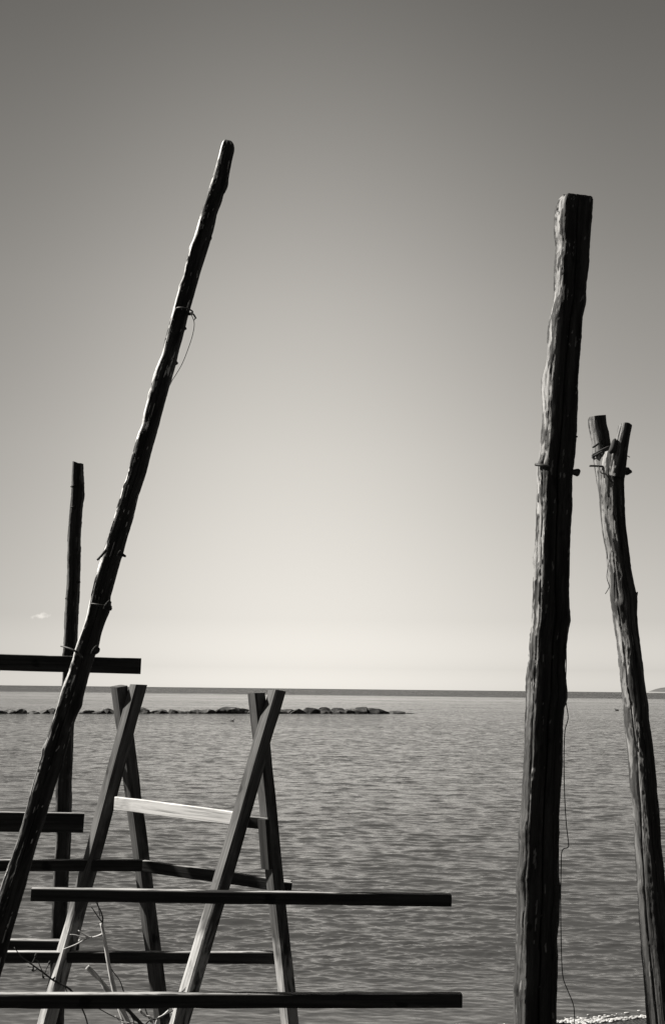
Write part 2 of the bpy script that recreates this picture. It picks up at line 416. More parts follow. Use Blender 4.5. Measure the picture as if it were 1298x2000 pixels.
# ------------------------------------------------------------------ sea
RF = FPX * 1024 / 2000
def water():
    r = [7.5]
    while r[-1] < 14000:
        r.append(r[-1] + max(0.012, 0.34 * r[-1] ** 2 / (CAMZ * RF)) if r[-1] < 2000 else r[-1] * 1.25)
    r = np.array(r)
    az = np.radians(np.concatenate([np.linspace(-86, -21, 60, endpoint=False), np.linspace(-21, 21, 520, endpoint=False), np.linspace(21, 86, 61)]))
    Rg, Ag = np.meshgrid(r, az, indexing='ij')
    X = Rg * np.sin(Ag); Y = Rg * np.cos(Ag)
    dr = np.gradient(r)[:, None] * np.ones_like(Ag)
    Z = np.zeros_like(X)
    K = 180
    lam = 0.075 * (36.0 ** (rng.random(K) ** 1.9))           # 0.09 .. 3 m
    for k in range(K):
        th = rng.normal(0, 0.36) + (0.10)
        kx, ky = math.sin(th), math.cos(th)
        kk = 2 * math.pi / lam[k]
        slope = 0.048 * (1.0 if lam[k] < 0.5 else 0.28)
        amp = slope / kk
        fade = np.clip((lam[k] / dr - 2.5) / 2.5, 0, 1)
        # the same waves come in groups, never in endless ranks
        ph = rng.random() * 6.283; g1 = rng.random() * 6.283; g2 = rng.random() * 6.283
        grp = 0.55 + 0.45 * np.sin(X * kk * 0.13 * (0.6 + rng.random()) + g1) * np.sin(Y * kk * 0.10 * (0.6 + rng.random()) + g2)
        warp = 0.8 * np.sin(X * kk * 0.21 + g2) 
        Z += fade * amp * grp * np.sin(kk * (kx * X + ky * Y) + ph + warp)
    Z = Z + 0.25 * np.abs(Z) 
    depth = np.clip((Y - 10.3) / 3.0, 0.15, 1)              # calmer where it runs out on the shore
    Z *= depth
    Z -= 0.0
    nr, na = X.shape
    co = np.stack([X, Y, Z], -1).reshape(-1, 3).astype(np.float32)
    i = np.arange(nr - 1)[:, None] * na; j = np.arange(na - 1)[None, :]
    q = np.stack([i + j, i + na + j, i + na + j + 1, i + j + 1], -1).reshape(-1, 4)[:, ::-1]
    me = bpy.data.meshes.new('sea')
    me.vertices.add(len(co)); me.vertices.foreach_set('co', co.ravel())
    me.loops.add(q.size); me.loops.foreach_set('vertex_index', q.ravel().astype(np.int32))
    me.polygons.add(len(q)); me.polygons.foreach_set('loop_start', np.arange(0, q.size, 4, dtype=np.int32))
    try: me.polygons.foreach_set('loop_total', np.full(len(q), 4, dtype=np.int32))
    except Exception: pass
    me.update(calc_edges=True); me.validate()
    if me.polygons[0].normal.z < 0: me.flip_normals()
    me.polygons.foreach_set('use_smooth', [True] * len(me.polygons))
    return me
me = water()
m, t, b = new_mat('sea_water')
b.inputs['Base Color'].default_value = (0.05, 0.05, 0.05, 1); b.inputs['IOR'].default_value = 1.333
tc = N(t, 'ShaderNodeTexCoord')
def mp(sx, sy):
    q = N(t, 'ShaderNodeMapping'); q.inputs['Scale'].default_value = (sx, sy, 1); t.links.new(tc.outputs['Object'], q.inputs[0]); return q.outputs[0]
sepx = N(t, 'ShaderNodeSeparateXYZ'); t.links.new(tc.outputs['Object'], sepx.inputs[0])
logy = math_(t, 'LOGARITHM', math_(t, 'MAXIMUM', sepx.outputs[1], 8.0), 10.0)
# ripples too small for the mesh: their slopes, as a vector field in the water's own plane
def slopes(sx_, sy_, det=3.0):
    n = N(t, 'ShaderNodeTexNoise', i_Scale=1.0, i_Detail=det, i_Roughness=0.6); t.links.new(mp(sx_, sy_), n.inputs['Vector'])
    q = N(t, 'ShaderNodeSeparateColor'); t.links.new(n.outputs[1], q.inputs[0])
    return [math_(t, 'SUBTRACT', q.outputs[i], 0.5) for i in (0, 1)]
f1 = slopes(4.0, 13.0, 4.0); f2 = slopes(1.3, 2.6, 4.0); f3 = slopes(0.10, 0.06, 4.0); f4 = slopes(1.8, 3.4, 3.0)
a4 = ramp(t, math_(t, 'MULTIPLY', math_(t, 'SUBTRACT', logy, 1.0), 0.5), [(0.08, 0.0), (0.25, 1.1), (0.5, 1.1), (0.7, 0.3)])
lane = noise_(t, mp(0.0022, 0.016), 1.0, 4, 0.55)
lane2 = noise_(t, mp(0.03, 0.10), 1.0, 3, 0.5)
lanes = ramp(t, math_(t, 'ADD', math_(t, 'MULTIPLY', lane, 0.65), math_(t, 'MULTIPLY', lane2, 0.35)), [(0.36, 0.45), (0.62, 1.5)])
off = N(t, 'ShaderNodeMapRange', i_1=1.0, i_2=3.0, i_3=0.0, i_4=1.0); t.links.new(logy, off.inputs[0])
a1 = ramp(t, off.outputs[0], [(0.0, 0.7), (0.3, 1.2), (0.5, 1.2), (1.0, 0.5)])
a2 = ramp(t, off.outputs[0], [(0.0, 0.3), (0.24, 0.6), (0.4, 1.3), (0.58, 1.2), (0.68, 0.8), (0.74, 0.55), (0.84, 0.55), (0.87, 6.5), (1.0, 6.5)])
a3 = ramp(t, off.outputs[0], [(0.3, 0.0), (0.6, 0.5), (1.0, 0.5)])
def addup(i):
    # at a grazing look only the wave sides turned to the shore are seen
    far = math_(t, 'ADD', math_(t, 'MULTIPLY', f2[i], a2), math_(t, 'MULTIPLY', f3[i], a3))
    if i == 1: far = math_(t, 'MULTIPLY', math_(t, 'ABSOLUTE', far), -1.0)
    far = math_(t, 'ADD', far, math_(t, 'MULTIPLY', f4[i], a4))
    return math_(t, 'MULTIPLY', math_(t, 'ADD', far, math_(t, 'MULTIPLY', f1[i], a1)), lanes)
cx = N(t, 'ShaderNodeCombineXYZ'); t.links.new(math_(t, 'MULTIPLY', addup(0), 0.5), cx.inputs[0]); t.links.new(addup(1), cx.inputs[1])
gn = N(t, 'ShaderNodeNewGeometry')
va = N(t, 'ShaderNodeVectorMath', operation='ADD'); t.links.new(gn.outputs['Normal'], va.inputs[0]); t.links.new(cx.outputs[0], va.inputs[1])
vn = N(t, 'ShaderNodeVectorMath', operation='NORMALIZE'); t.links.new(va.outputs[0], vn.inputs[0]); t.links.new(vn.outputs[0], b.inputs['Normal'])
b.inputs['Roughness'].default_value = 0.11
sea = bpy.data.objects.new('sea', me); C.objects.link(sea); me.materials.append(m); tag(sea, kind='structure')

# foam where the water runs out on the shingle
verts, faces = [], []
def blob(c, rx, ry, rz, s):
    k = len(verts); nu, nv = 8, 5
    for iv in range(nv + 1):
        ph = math.pi * iv / nv
        for iu in range(nu):
            th = 2 * math.pi * iu / nu
            q = 1 + 0.35 * noise.noise(Vector((math.cos(th) + s, math.sin(th), ph)))
            verts.append((c[0] + rx * q * math.sin(ph) * math.cos(th), c[1] + ry * q * math.sin(ph) * math.sin(th), c[2] + rz * q * math.cos(ph)))
    for iv in range(nv):
        for iu in range(nu):
            a = k + iv * nu + iu; b_ = k + iv * nu + (iu + 1) % nu
            faces.append((a, a + nu, b_ + nu, b_))
for i in range(9000):
    x = random.uniform(-2, 9)
    off_ = random.gauss(0, 1) * 0.055
    if noise.noise(Vector((x * 1.3, 7, off_ * 6))) < -0.12 + abs(off_) * 1.0: continue
    y = shore_y(x) + off_ - 0.03
    if x < 2.2 and random.random() > 0.12 * max(0, x): continue
    s = random.uniform(0.003, 0.015)
    blob((x, y, 0.004 + max(0, ground_z(x, y)) + random.uniform(0, 0.01)), s * random.uniform(1, 2.2), s, s * 0.45, i)
M_FOAM = flat('sea_foam', 0.46, 0.5, 25)
tag(mesh_obj('foam', verts, faces, M_FOAM), 'broken white foam along the water edge at the lower right', 'foam', kind='stuff')

# ------------------------------------------------------------------ far headland
verts, faces = [], []
D = 6000.0; x0 = P(1258, 1350, D).x; na, nb = 90, 14
for i in range(na):
    u = i / (na - 1); x = x0 + u * 2600
    hgt = 36 * (1 - math.exp(-(x - x0) / 70)) * (1 + 0.25 * noise.noise(Vector((x * 0.012, 2, 0)))) + 26 * (1 - math.exp(-(x - x0) / 900)) + 4 * noise.noise(Vector((x * 0.05, 4, 0))) * min(1, u * 20)
    for j in range(nb):
        s = j / (nb - 1)
        pr = math.sin(math.pi * s) ** 0.7
        yy_ = D + s * 900 - 30 * u
        verts.append((x * yy_ / D, yy_, -2 + max(0, hgt + 2) * pr + 2.0 * pr * noise.noise(Vector((x * 0.03, s * 6, 1)))))
for i in range(na - 1):
    for j in range(nb - 1):
        a = i * nb + j; faces.append((a, a + nb, a + nb + 1, a + 1))
m, t, b = new_mat('headland_cover')
g = N(t, 'ShaderNodeNewGeometry'); sp = N(t, 'ShaderNodeSeparateXYZ'); t.links.new(g.outputs['Position'], sp.inputs[0])
n1 = noise_(t, coords(t, (0.02, 0.02, 0.05)), 1.0, 5)
hh = math_(t, 'ADD', sp.outputs[2], math_(t, 'MULTIPLY', n1, 4.0))
sand = ramp(t, math_(t, 'MULTIPLY', hh, 0.05), [(0.36, 0.22), (0.46, 0.0)])
t.links.new(mixf(t, sand, math_(t, 'MULTIPLY', n1, 0.16), 0.8), b.inputs['Base Color']); b.inputs['Roughness'].default_value = 0.9
tag(mesh_obj('hills', verts, faces, m), kind='structure')

# ------------------------------------------------------------------ breakwater
WL = 1393.6
def rock(px0, px1, hpx, label, seed, k=1.0, back=0.0):
    g_ = (px1 - px0) * 0.17; A = W(px0 - g_, WL); B = W(px1 + g_, WL); c = (A + B) / 2; c.y += back; wdt = (B - A).length
    hgt = hpx * c.y / FPX
    bm = bmesh.new(); bmesh.ops.create_icosphere(bm, subdivisions=4, radius=1.0)
    rnd = random.Random(seed)
    planes = []
    for _ in range(13):
        d = Vector((rnd.gauss(0, 1), rnd.gauss(0, 1), rnd.gauss(0, 0.9))).normalized(); planes.append((d, rnd.uniform(0.5, 0.88)))
    for v in bm.verts:
        p = v.co.copy()
        for d, o in planes:
            q = p.dot(d)
            if q > o: p -= d * (q - o) * 0.98
        p *= 1 + 0.07 * noise.noise(p * 2.2 + Vector((seed, 0, 0))) + 0.04 * noise.noise(p * 7 + Vector((seed, 3, 0)))
        v.co = p
    xs = [v.co.x for v in bm.verts]; zs = [v.co.z for v in bm.verts]
    sx = wdt / (max(xs) - min(xs)); x_c = (max(xs) + min(xs)) / 2; zt = max(zs)
    dz = wdt * 0.7
    ex = rnd.uniform(0.6, 0.95); sk = rnd.uniform(-0.3, 0.3)
    for v in bm.verts:
        # a stone lying half awash: its top stands hgt above the water
        z = v.co.z
        v.co = Vector(((v.co.x - x_c) * sx, v.co.y * sx * 0.8, (z / zt) ** ex * hgt * (1 + sk * v.co.x / max(xs)) if z > 0 else z * hgt * 1.2))
    me = bpy.data.meshes.new('rock'); bm.to_mesh(me); bm.free()
    me.polygons.foreach_set('use_smooth', [True] * len(me.polygons)); me.materials.append(M_ROCK)
    try: me.set_sharp_from_angle(angle=math.radians(14))
    except Exception: pass
    o = bpy.data.objects.new('rock', me); o.location = (c.x, c.y, -0.03); C.objects.link(o)
    return tag(o, label, 'rock', 'rocks of the low breakwater')
ORD = ['first', 'second', 'third', 'fourth', 'fifth', 'sixth', 'seventh', 'eighth', 'ninth', 'tenth', 'eleventh', 'twelfth']
segs = [
 ('{} breakwater rock from the left picture edge, before the leaning pole', [(-24, 14, 8), (8, 30, 8.5), (26, 52, 10), (48, 66, 5), (62, 80, 4.5), (76, 96, 9), (90, 112, 11)]),
 ('{} rock right of the leaning pole, before the left trestle', [(150, 170, 4), (163, 184, 7), (178, 200, 6), (194, 212, 8), (206, 228, 10)]),
 ('{} breakwater rock right of the left trestle top', [(268, 290, 12), (286, 300, 4), (297, 325, 8.5), (331, 345, 8), (341, 360, 6), (356, 378, 5), (374, 396, 8), (390, 419, 9.5), (418, 446, 12.5), (432, 470, 13.5), (464, 486, 10.5)]),
 ('{} breakwater rock right of the right trestle top', [(552, 572, 9), (564, 592, 10), (590, 618, 13.5), (610, 634, 10), (624, 648, 12.5), (642, 670, 11.5), (668, 690, 9), (684, 702, 9.5), (694, 716, 13), (712, 752, 10.5)])]
sd_ = 0
for txt, L in segs:
    for i, (a, b_, h_) in enumerate(L):
        sd_ += 1
        rock(a, b_, h_, txt.format(ORD[i]), sd_, back=random.uniform(-0.3, 0.6))
rock(486, 520, 11, 'breakwater rock glimpsed between the crossed tops of the right trestle', 71)
rock(514, 556, 10, 'breakwater rock half hidden by the right trestle top', 72)
rock(226, 272, 9, 'breakwater rock hidden behind the left trestle top', 73)
rock(761, 785, 6, 'small pointed rock lying apart at the right tip of the breakwater', 91)
rock(780, 803, 1.6, 'flat awash sliver of rock, last on the right of the breakwater', 92)

# ------------------------------------------------------------------ two birds on the water
def bird(px, py, lpx, label, flip):
    c = W(px, py); L = lpx * c.y / FPX
    e = empty('seabird', (c.x, c.y, 0)); s = -1 if flip else 1
    prof = [(-0.5, 0.02, 0.20), (-0.42, 0.05, 0.17), (-0.25, 0.13, 0.12), (0, 0.19, 0.10), (0.22, 0.17, 0.11), (0.36, 0.09, 0.16), (0.40, 0.06, 0.26), (0.41, 0.055, 0.36), (0.46, 0.07, 0.42), (0.52, 0.045, 0.42), (0.56, 0.012, 0.41)]
    tube('body', [Vector((c.x + s * x * L, c.y, z * L)) for x, r, z in prof], [r * L for x, r, z in prof], M_BIRD, e, seg=12, fine=3)
    bk = Vector((c.x + s * 0.55 * L, c.y, 0.41 * L))
    tube('beak', [bk, bk + Vector((s * 0.13 * L, 0, -0.02 * L))], [0.02 * L, 0.006 * L], M_IRON, e, seg=6)
    return tag(e, label, 'bird', 'birds resting on the sea')
bird(453, 1409, 9, 'dark bird swimming just in front of the breakwater, left of the right trestle', False)
bird(1204, 1388, 9, 'dark bird swimming far out between the thick pole and the forked pole', True)

# ------------------------------------------------------------------ the thick pole
PI = math.pi
def base_of(px, py, D):
    p = P(px, py, D); return Vector((p.x, p.y, ground_z(p.x, p.y)))
def down_to_ground(pts, r=None):
    """carry a log's bottom end on into the ground along its own line"""
    (p0, r0), (p1, r1) = pts[0], pts[1]
    d = (p0 - p1).normalized(); k = 0
    while True:
        q = p0 + d * k
        if q.z < ground_z(q.x, q.y) - 0.3: break
        k += 0.05
    return [(q, r0)] + pts
def sides(L, R, step=14):
    ys = sorted(set([L[0][0], R[0][0]])); y0 = max(L[0][0], R[0][0]); y1 = min(L[-1][0], R[-1][0])
    n = int((y1 - y0) / step); out = []
    for i in range(n + 1):
        y = y0 + (y1 - y0) * i / n
        f = lambda T: float(np.interp(y, [p[0] for p in T], [p[1] for p in T]))
        out.append((y, f(L), f(R)))
    return out
def plog(name, edges, D0, D1, mat, parent, ground=True, **kw):
    out = []; y0, y1 = edges[0][0], edges[-1][0]
    for (py, l, r) in reversed(edges):
        t_ = (py - y0) / (y1 - y0); D = D0 + (D1 - D0) * t_
        out.append((P((l + r) / 2, py, D), (r - l) / 2 * D / FPX))
    ln = (out[-1][0] - out[0][0]).normalized()
    out = [(p, r * ln.z) for p, r in out]
    if ground: out = down_to_ground(out)
    return log(name, out, mat, parent, **kw)

e = tag(empty('log_pole', base_of(1045, 2400, 5.5)), 'thickest upright log pole, split top, standing right of centre', 'pole')
edges = sides([(391, 1090), (400, 1085), (423, 1081), (468, 1080), (497, 1082), (536, 1081.5), (583, 1078), (617, 1073), (639, 1068.5), (688, 1067), (717, 1064.5), (766, 1062), (829, 1059.5), (878, 1054.5), (902, 1051), (920, 1048), (951, 1050), (1025, 1047.5), (1074, 1043.7), (1135, 1041), (1172, 1040.8), (1209, 1038.8), (1250, 1035), (1323, 1033.4), (1368, 1030), (1421, 1026.5), (1483, 1024), (1532, 1020.4), (1593, 1018), (1641, 1016.5), (1681, 1014.3), (1723, 1010.6), (1767, 1011.4), (1804, 1009.4), (1853, 1009.4), (1902, 1008), (1933, 1004.5), (1963, 1005.7), (2000, 1005)],
   [(391, 1158.5), (400, 1157.5), (448, 1154), (477, 1152.7), (521, 1149), (558, 1144), (592, 1143), (619, 1136.8), (656, 1134.3), (705, 1130.7), (754, 1128), (798, 1127), (841, 1124.5), (890, 1121.6), (927, 1117.2), (964, 1116), (988, 1117), (1025, 1113.5), (1074, 1111), (1147, 1108.6), (1177, 1109.4), (1209, 1111.5), (1223, 1108.6), (1250, 1105), (1299, 1102.5), (1348, 1104.2), (1365, 1104), (1380, 1100), (1421, 1096.4), (1483, 1095), (1544, 1091.5), (1593, 1089.7), (1650, 1089), (1706, 1088.5), (1738, 1090.8), (1787, 1085.3), (1840, 1083.4), (1860, 1087), (1902, 1086.6), (1951, 1083.6), (2000, 1083)])
trunk = plog('trunk', edges, 5.6, 5.4, M_POLE, e, seed=3, seg=120, step=0.007, ridges=0.06, flake=0.42,
     knots=[(0.815, -1.9, 0.16, 0.05), (0.80, -1.75, 0.12, 0.06), (0.64, -1.8, 0.14, 0.03), (0.53, -1.6, 0.10, 0.07), (0.40, -1.3, 0.14, 0.05), (0.36, -1.2, 0.10, 0.05), (0.17, -1.7, 0.2, 0.04), (0.52, 1.5, 0.06, 0.06), (0.33, 1.6, 0.1, 0.05), (0.95, -1.2, -0.2, 0.06), (0.90, -1.3, -0.12, 0.08)],
     cracks=[(0.1, 0.05, 0.22, 0.0, 1.0), (-0.9, 0.04, 0.10, 0.3, 0.9), (0.7, 0.04, 0.10, 0.1, 0.7), (-1.3, 0.05, 0.12, 0.45, 0.75)], wob=0.02, facets=[(1.0, 0.10, 0.70)], tar=[(0.6, 1.0, 0.55)], foot=0.62, footk=0.82)  # tar: side painted dark as shade
ptube('iron_spike', [(1045, 907), (1058, 909), (1075, 912)], [5.50, 5.47, 5.47], [3.2, 3.2, 3.2], M_IRON, e)
ptube('bolt_end', [(1108, 921), (1118, 922), (1127, 923), (1131, 924)], [5.5, 5.5, 5.5, 5.5], [5, 5.5, 8, 5.5], M_IRON, e, seg=10)
ptube('nail', [(1112, 852), (1121, 852.5), (1127, 853)], 5.5, [3.5, 2.5, 1.5], M_IRON, e)
ptube('hanging_wire', [(1103, 1215), (1105, 1290), (1103, 1350), (1105, 1375), (1108.5, 1402), (1103, 1424), (1101, 1450), (1100.5, 1500), (1102, 1560), (1105, 1610), (1109, 1645), (1108, 1655), (1097, 1661), (1095, 1690), (1094, 1760), (1095, 1840), (1098, 1905), (1108, 1935), (1118, 1960), (1121, 1985), (1121, 2050), (1120, 2200)],
      5.45, 0.95, M_WIRE, e, seg=6, fine=4)

# ------------------------------------------------------------------ the forked pole
e = tag(empty('forked_pole', base_of(1300, 2400, 5.8)), 'slender pole forked into two sawn prongs at the far right', 'pole')
edges = sides([(885, 1174), (905, 1171), (940, 1168.5), (961, 1169.9), (1000, 1173.5), (1037, 1177), (1074, 1183), (1123, 1188), (1172, 1193), (1209, 1198), (1250, 1204), (1299, 1209), (1336, 1214), (1380, 1217.6), (1421, 1221.3), (1470, 1226.2), (1532, 1230), (1581, 1236), (1617, 1238.5), (1650, 1239.7), (1720, 1245), (1800, 1250), (1900, 1257), (2000, 1265)],
   [(885, 1222), (905, 1221), (937, 1217.6), (976, 1218.8), (1025, 1221.3), (1074, 1226.2), (1123, 1232.3), (1150, 1238), (1165, 1243), (1196, 1242), (1233, 1244.6), (1250, 1247.5), (1292, 1253), (1341, 1259.3), (1375, 1264.7), (1402, 1265.4), (1453, 1271.5), (1495, 1275.2), (1549, 1280), (1605, 1286), (1642, 1288), (1720, 1296), (1800, 1304), (1900, 1312), (2000, 1320)])
plog('trunk', edges, 5.9, 5.7, M_FORK, e, seed=9, seg=96, step=0.007, ridges=0.05, flake=0.40, wob=0.04, facets=[(1.0, 0.75, 0.72)], foot=0.66, footk=0.85, tar=[(0.2, 1.0, 0.6)],  # tar: side painted dark as shade
     knots=[(0.80, -0.5, 0.22, 0.03), (0.70, -1.0, 0.12, 0.05), (0.55, 1.3, 0.06, 0.03), (0.46, -1.1, 0.14, 0.03), (0.3, -0.9, 0.1, 0.05), (0.18, -0.8, 0.14, 0.04)],
     cracks=[(-0.7, 0.05, 0.15, 0.1, 0.9), (0.3, 0.04, 0.1, 0.3, 0.95)])
def prong(edge, D0, D1, **kw):
    pts = [(P(x, y, D0 + (D1 - D0) * i / (len(edge) - 1)), r * 5.85 / FPX) for i, (x, y, r) in enumerate(edge)]
    return log('prong', pts, M_FORK, e, step=0.006, seg=56, flake=0.3, facets=[(1.0, 0.5, 0.78)], **kw)
prong([(1190, 1000, 15), (1182, 940, 17), (1177, 900, 18), (1171, 855, 18), (1166, 830, 18), (1165, 813, 17.5)], 5.97, 5.9, seed=21, ridges=0.05, cracks=[(-0.2, 0.06, 0.15, 0.3, 1.0)], wob=0.02)
prong([(1200, 930, 18), (1205, 905, 17), (1210, 880, 14.5), (1215, 855, 13), (1220, 832, 12.5)], 5.86, 5.80, seed=23, ridges=0.05, wob=0.02, top_tilt=(0.55, 0.1))
def band(parent, name, px, py, rpx, D, tilt=0.0, thick=2.6, turns=1.0, name_mat=M_ROPE, depth=None):
    c = P(px, py, D); r = rpx * D / FPX; pts = []
    nT = int(20 * turns)
    for i in range(nT + 1):
        th = 2 * PI * i / 20
        pts.append(c + Vector((r * math.cos(th), r * math.sin(th), r * math.cos(th) * tilt + 0.010 * i / 20)))
    return tube(name, pts, [thick * D / FPX] * len(pts), name_mat, parent, seg=7, fine=1)
band(e, 'rope', 1176, 886, 20, 5.93, 0.45, 2.3, 2.0)
ptube('rope_end', [(1190, 884), (1196, 876), (1199, 862), (1201, 857)], 5.80, [4.5, 7, 5, 2], M_ROPE, e)
ptube('rope_end', [(1168, 866), (1160, 872), (1156, 874)], 5.82, [2.2, 2.2, 1.6], M_ROPE, e)
ptube('wire', [(1168, 912), (1172, 923), (1182, 926), (1190, 938), (1200, 944)], [5.83, 5.81, 5.80, 5.80, 5.83], 1.4, M_WIRE, e)
ptube('iron_spike', [(1150, 910), (1160, 910), (1176, 911)], [5.86, 5.86, 5.86], 2.0, M_IRON, e)
ptube('wire_hook', [(1216, 908), (1223, 896), (1222, 890), (1229, 893)], 5.84, 0.9, M_WIRE, e)
ptube('branch_stub', [(1212, 920), (1221, 920), (1228, 923), (1230, 925)], 5.86, [9, 8, 6.5, 4], M_STUB, e, seg=10, jitter=0.3)
ptube('branch_stub', [(1236, 1172), (1240, 1164), (1244, 1156)], 5.86, [5, 4, 0.8], M_STUB, e, jitter=0.3)
ptube('string', [(1193, 1075), (1190, 1090), (1186, 1110), (1184, 1128), (1188, 1142), (1188, 1148), (1181, 1160)], 5.82, 0.8, M_ROPE, e, seg=5)

# ------------------------------------------------------------------ leaning pole
e = tag(empty('leaning_pole', base_of(-80, 2100, 5.9)), 'tall bare log leaning right, highest thing in the picture, wire tied round it', 'pole')
edges = sides([(276, 433), (325, 420.7), (362, 409.7), (397, 398.6), (441, 385), (467, 377.5), (486, 369.8), (518, 361), (545, 355), (596, 339.7), (630, 331), (664, 321.6), (699, 314), (720, 304.5), (748, 295), (773, 291), (786, 286.5), (824, 276), (851, 268.4), (900, 255), (930, 248.3), (974, 234), (1018, 220.8), (1071, 205.4), (1109, 192), (1179, 174.6), (1212, 168), (1243, 157), (1274, 146), (1308, 137.3), (1354, 119.5), (1392, 109.3), (1448, 91.5), (1489, 78.8), (1547, 61), (1588, 50.8), (1650, 33), (1676, 24), (1744, 0), (1830, -29), (1950, -68)],
   [(276, 459), (284, 461), (309, 455), (338, 449.5), (360, 447), (367, 440.5), (391, 435), (413, 426), (441, 420.7), (453, 416.4), (475, 410.5), (501, 402), (523, 395), (558, 385), (588, 376.7), (611, 370), (638, 363.4), (657, 358), (678, 352), (704, 346.3), (738, 336.8), (756, 331), (792, 321.6), (828, 312), (869, 300), (924, 285.7), (966, 271.4), (1005, 262.6), (1034, 253.8), (1076, 241.7), (1093, 236.2), (1170, 215), (1180, 218), (1192, 214), (1208, 207.6), (1234, 198.8), (1260, 193.3), (1278, 186), (1311, 175.4), (1359, 162.7), (1397, 150), (1415, 142.4), (1474, 127), (1537, 106.8), (1588, 91.5), (1650, 71), (1677, 63.6), (1724, 50.8), (1818, 23), (1879, 7.6), (1950, -15)])
plog('trunk', edges, 6.5, 5.8, M_LEAN, e, seed=14, seg=84, step=0.007, ridges=0.055, flake=0.24, wob=0.008,
     knots=[(0.945, 1.4, 0.2, 0.012), (0.895, 1.5, 0.15, 0.012), (0.88, -1.6, 0.1, 0.04), (0.80, 1.5, 0.3, 0.008), (0.765, 1.5, 0.3, 0.009), (0.84, -1.3, 0.12, 0.03), (0.73, -1.2, 0.15, 0.03), (0.70, -1.1, -0.2, 0.04), (0.64, -1.3, 0.1, 0.03), (0.45, 1.3, 0.2, 0.03), (0.40, 1.4, 0.2, 0.03), (0.41, -1.2, 0.14, 0.03)],
     cracks=[(-0.9, 0.05, 0.2, 0.1, 0.7), (-1.2, 0.04, 0.16, 0.62, 0.9), (0.2, 0.04, 0.1, 0.2, 0.8)], round_top=0.7, facets=[(1.0, 0.0, 0.74)], tar=[(0.5, 1.0, 0.4)], foot=0.55, footk=0.75)  # tar: side painted dark as shade
band(e, 'wire_tie', 360, 609, 17, 6.33, -0.18, 1.7, 1.2, M_WIRE)
ptube('wire_end', [(376, 612), (379, 615), (383, 622)], 6.24, 1.5, M_WIRE, e)
ptube('wire_end', [(376, 613), (381, 620), (379, 625)], 6.25, 1.2, M_WIRE, e)
ptube('string', [(372, 612), (377, 622), (379.5, 634), (376, 655), (368, 680), (357, 708), (346, 728), (337, 742), (332, 752)], [6.24, 6.24, 6.24, 6.24, 6.24, 6.24, 6.24, 6.24, 6.22], 0.8, M_ROPE, e, seg=5, fine=4)
ptube('branch_stub', [(208, 1074), (203, 1080), (196, 1088), (190, 1094)], 6.0, [3.2, 2.6, 2.4, 2.2], M_STUB, e)
ptube('branch_stub', [(232, 1080), (240, 1084), (246, 1087)], 6.02, [7, 3.4, 2.0], M_STUB, e)
ptube('branch_stub', [(208, 1180), (214, 1184), (217, 1184)], 6.0, [11, 9, 7], M_STUB, e, jitter=0.4, seg=12)
ptube('branch_stub', [(183, 1268), (189, 1272), (192, 1275)], 5.98, [10, 8, 4], M_STUB, e, jitter=0.4, seg=12)
band(e, 'wire_tie', 198, 1185, 20.5, 6.03, -0.18, 1.2, 1.0, M_WIRE)
ptube('nail', [(119, 1262), (128, 1264), (140, 1268), (152, 1275), (160, 1284)], [5.9, 5.88, 5.86, 5.86, 5.9], [1.2, 1.7, 1.9, 2.2, 2.2], M_IRON, e)

# ------------------------------------------------------------------ slim upright post with its rails
e = tag(empty('slim_post', base_of(108, 2300, 8.15)), 'slim dark upright pole behind the leaning one, crossed by broad planks', 'pole')
edges = [(905, 142, 163), (930, 141, 164), (965, 140, 165), (990, 138, 162), (1050, 134, 159), (1100, 132, 157), (1137, 131, 156), (1180, 128, 154), (1240, 126, 152), (1275, 124, 151), (1340, 122, 148), (1420, 117, 144), (1480, 113, 142),
         (1560, 111, 140), (1640, 109, 137), (1720, 105, 133), (1800, 102, 129), (1900, 99, 126), (2000, 97, 124)]
plog('trunk', edges, 8.25, 8.15, M_THIN, e, facets=[(1.0, 0.1, 0.75)], seed=31, seg=56, step=0.008, ridges=0.06, flake=0.3, wob=0.06, top_tilt=(0.0, -0.35),
     knots=[(0.70, -1.5, 0.1, 0.02), (0.86, 1.4, 0.08, 0.04), (0.55, -1.4, 0.12, 0.02)])
for px, D_ in (([(146, 950), (138, 950.5)], 8.2), ([(146, 991), (138, 990)], 8.2), ([(150, 1137), (157.5, 1137)], 8.2), ([(133, 1166), (128, 1170)], 8.2)):
    ptube('twig_stub', px, D_, [3.5, 1.2], M_STUB, e, jitter=0.3)
def prail(name, x0, y0, d0, x1, y1, d1, hpx, thick, mat, parent, seed=0, normal=(0, -1, 0), **kw):
    A = P(x0, y0, d0); B = P(x1, y1, d1)
    return beam(name, A, B, thick, hpx * (d0 + d1) / 2 / FPX, normal, mat, parent, seed=seed, **kw)
prail('plank', -320, 1284.5, 7.6, 275, 1301, 8.16, 31.5, 0.045, M_RAIL, e, 1)
prail('plank', -320, 1601, 7.7, 164, 1607, 8.08, 37, 0.05, M_RAIL, e, 2)
prail('plank', 17, 1844, 8.0, 155, 1846, 8.06, 18, 0.07, M_RAIL, e, 3)
ptube('round_rail', [(-320, 1588), (0, 1586), (60, 1586), (112, 1590)], 8.32, 4.5, M_THIN, e, seg=12)

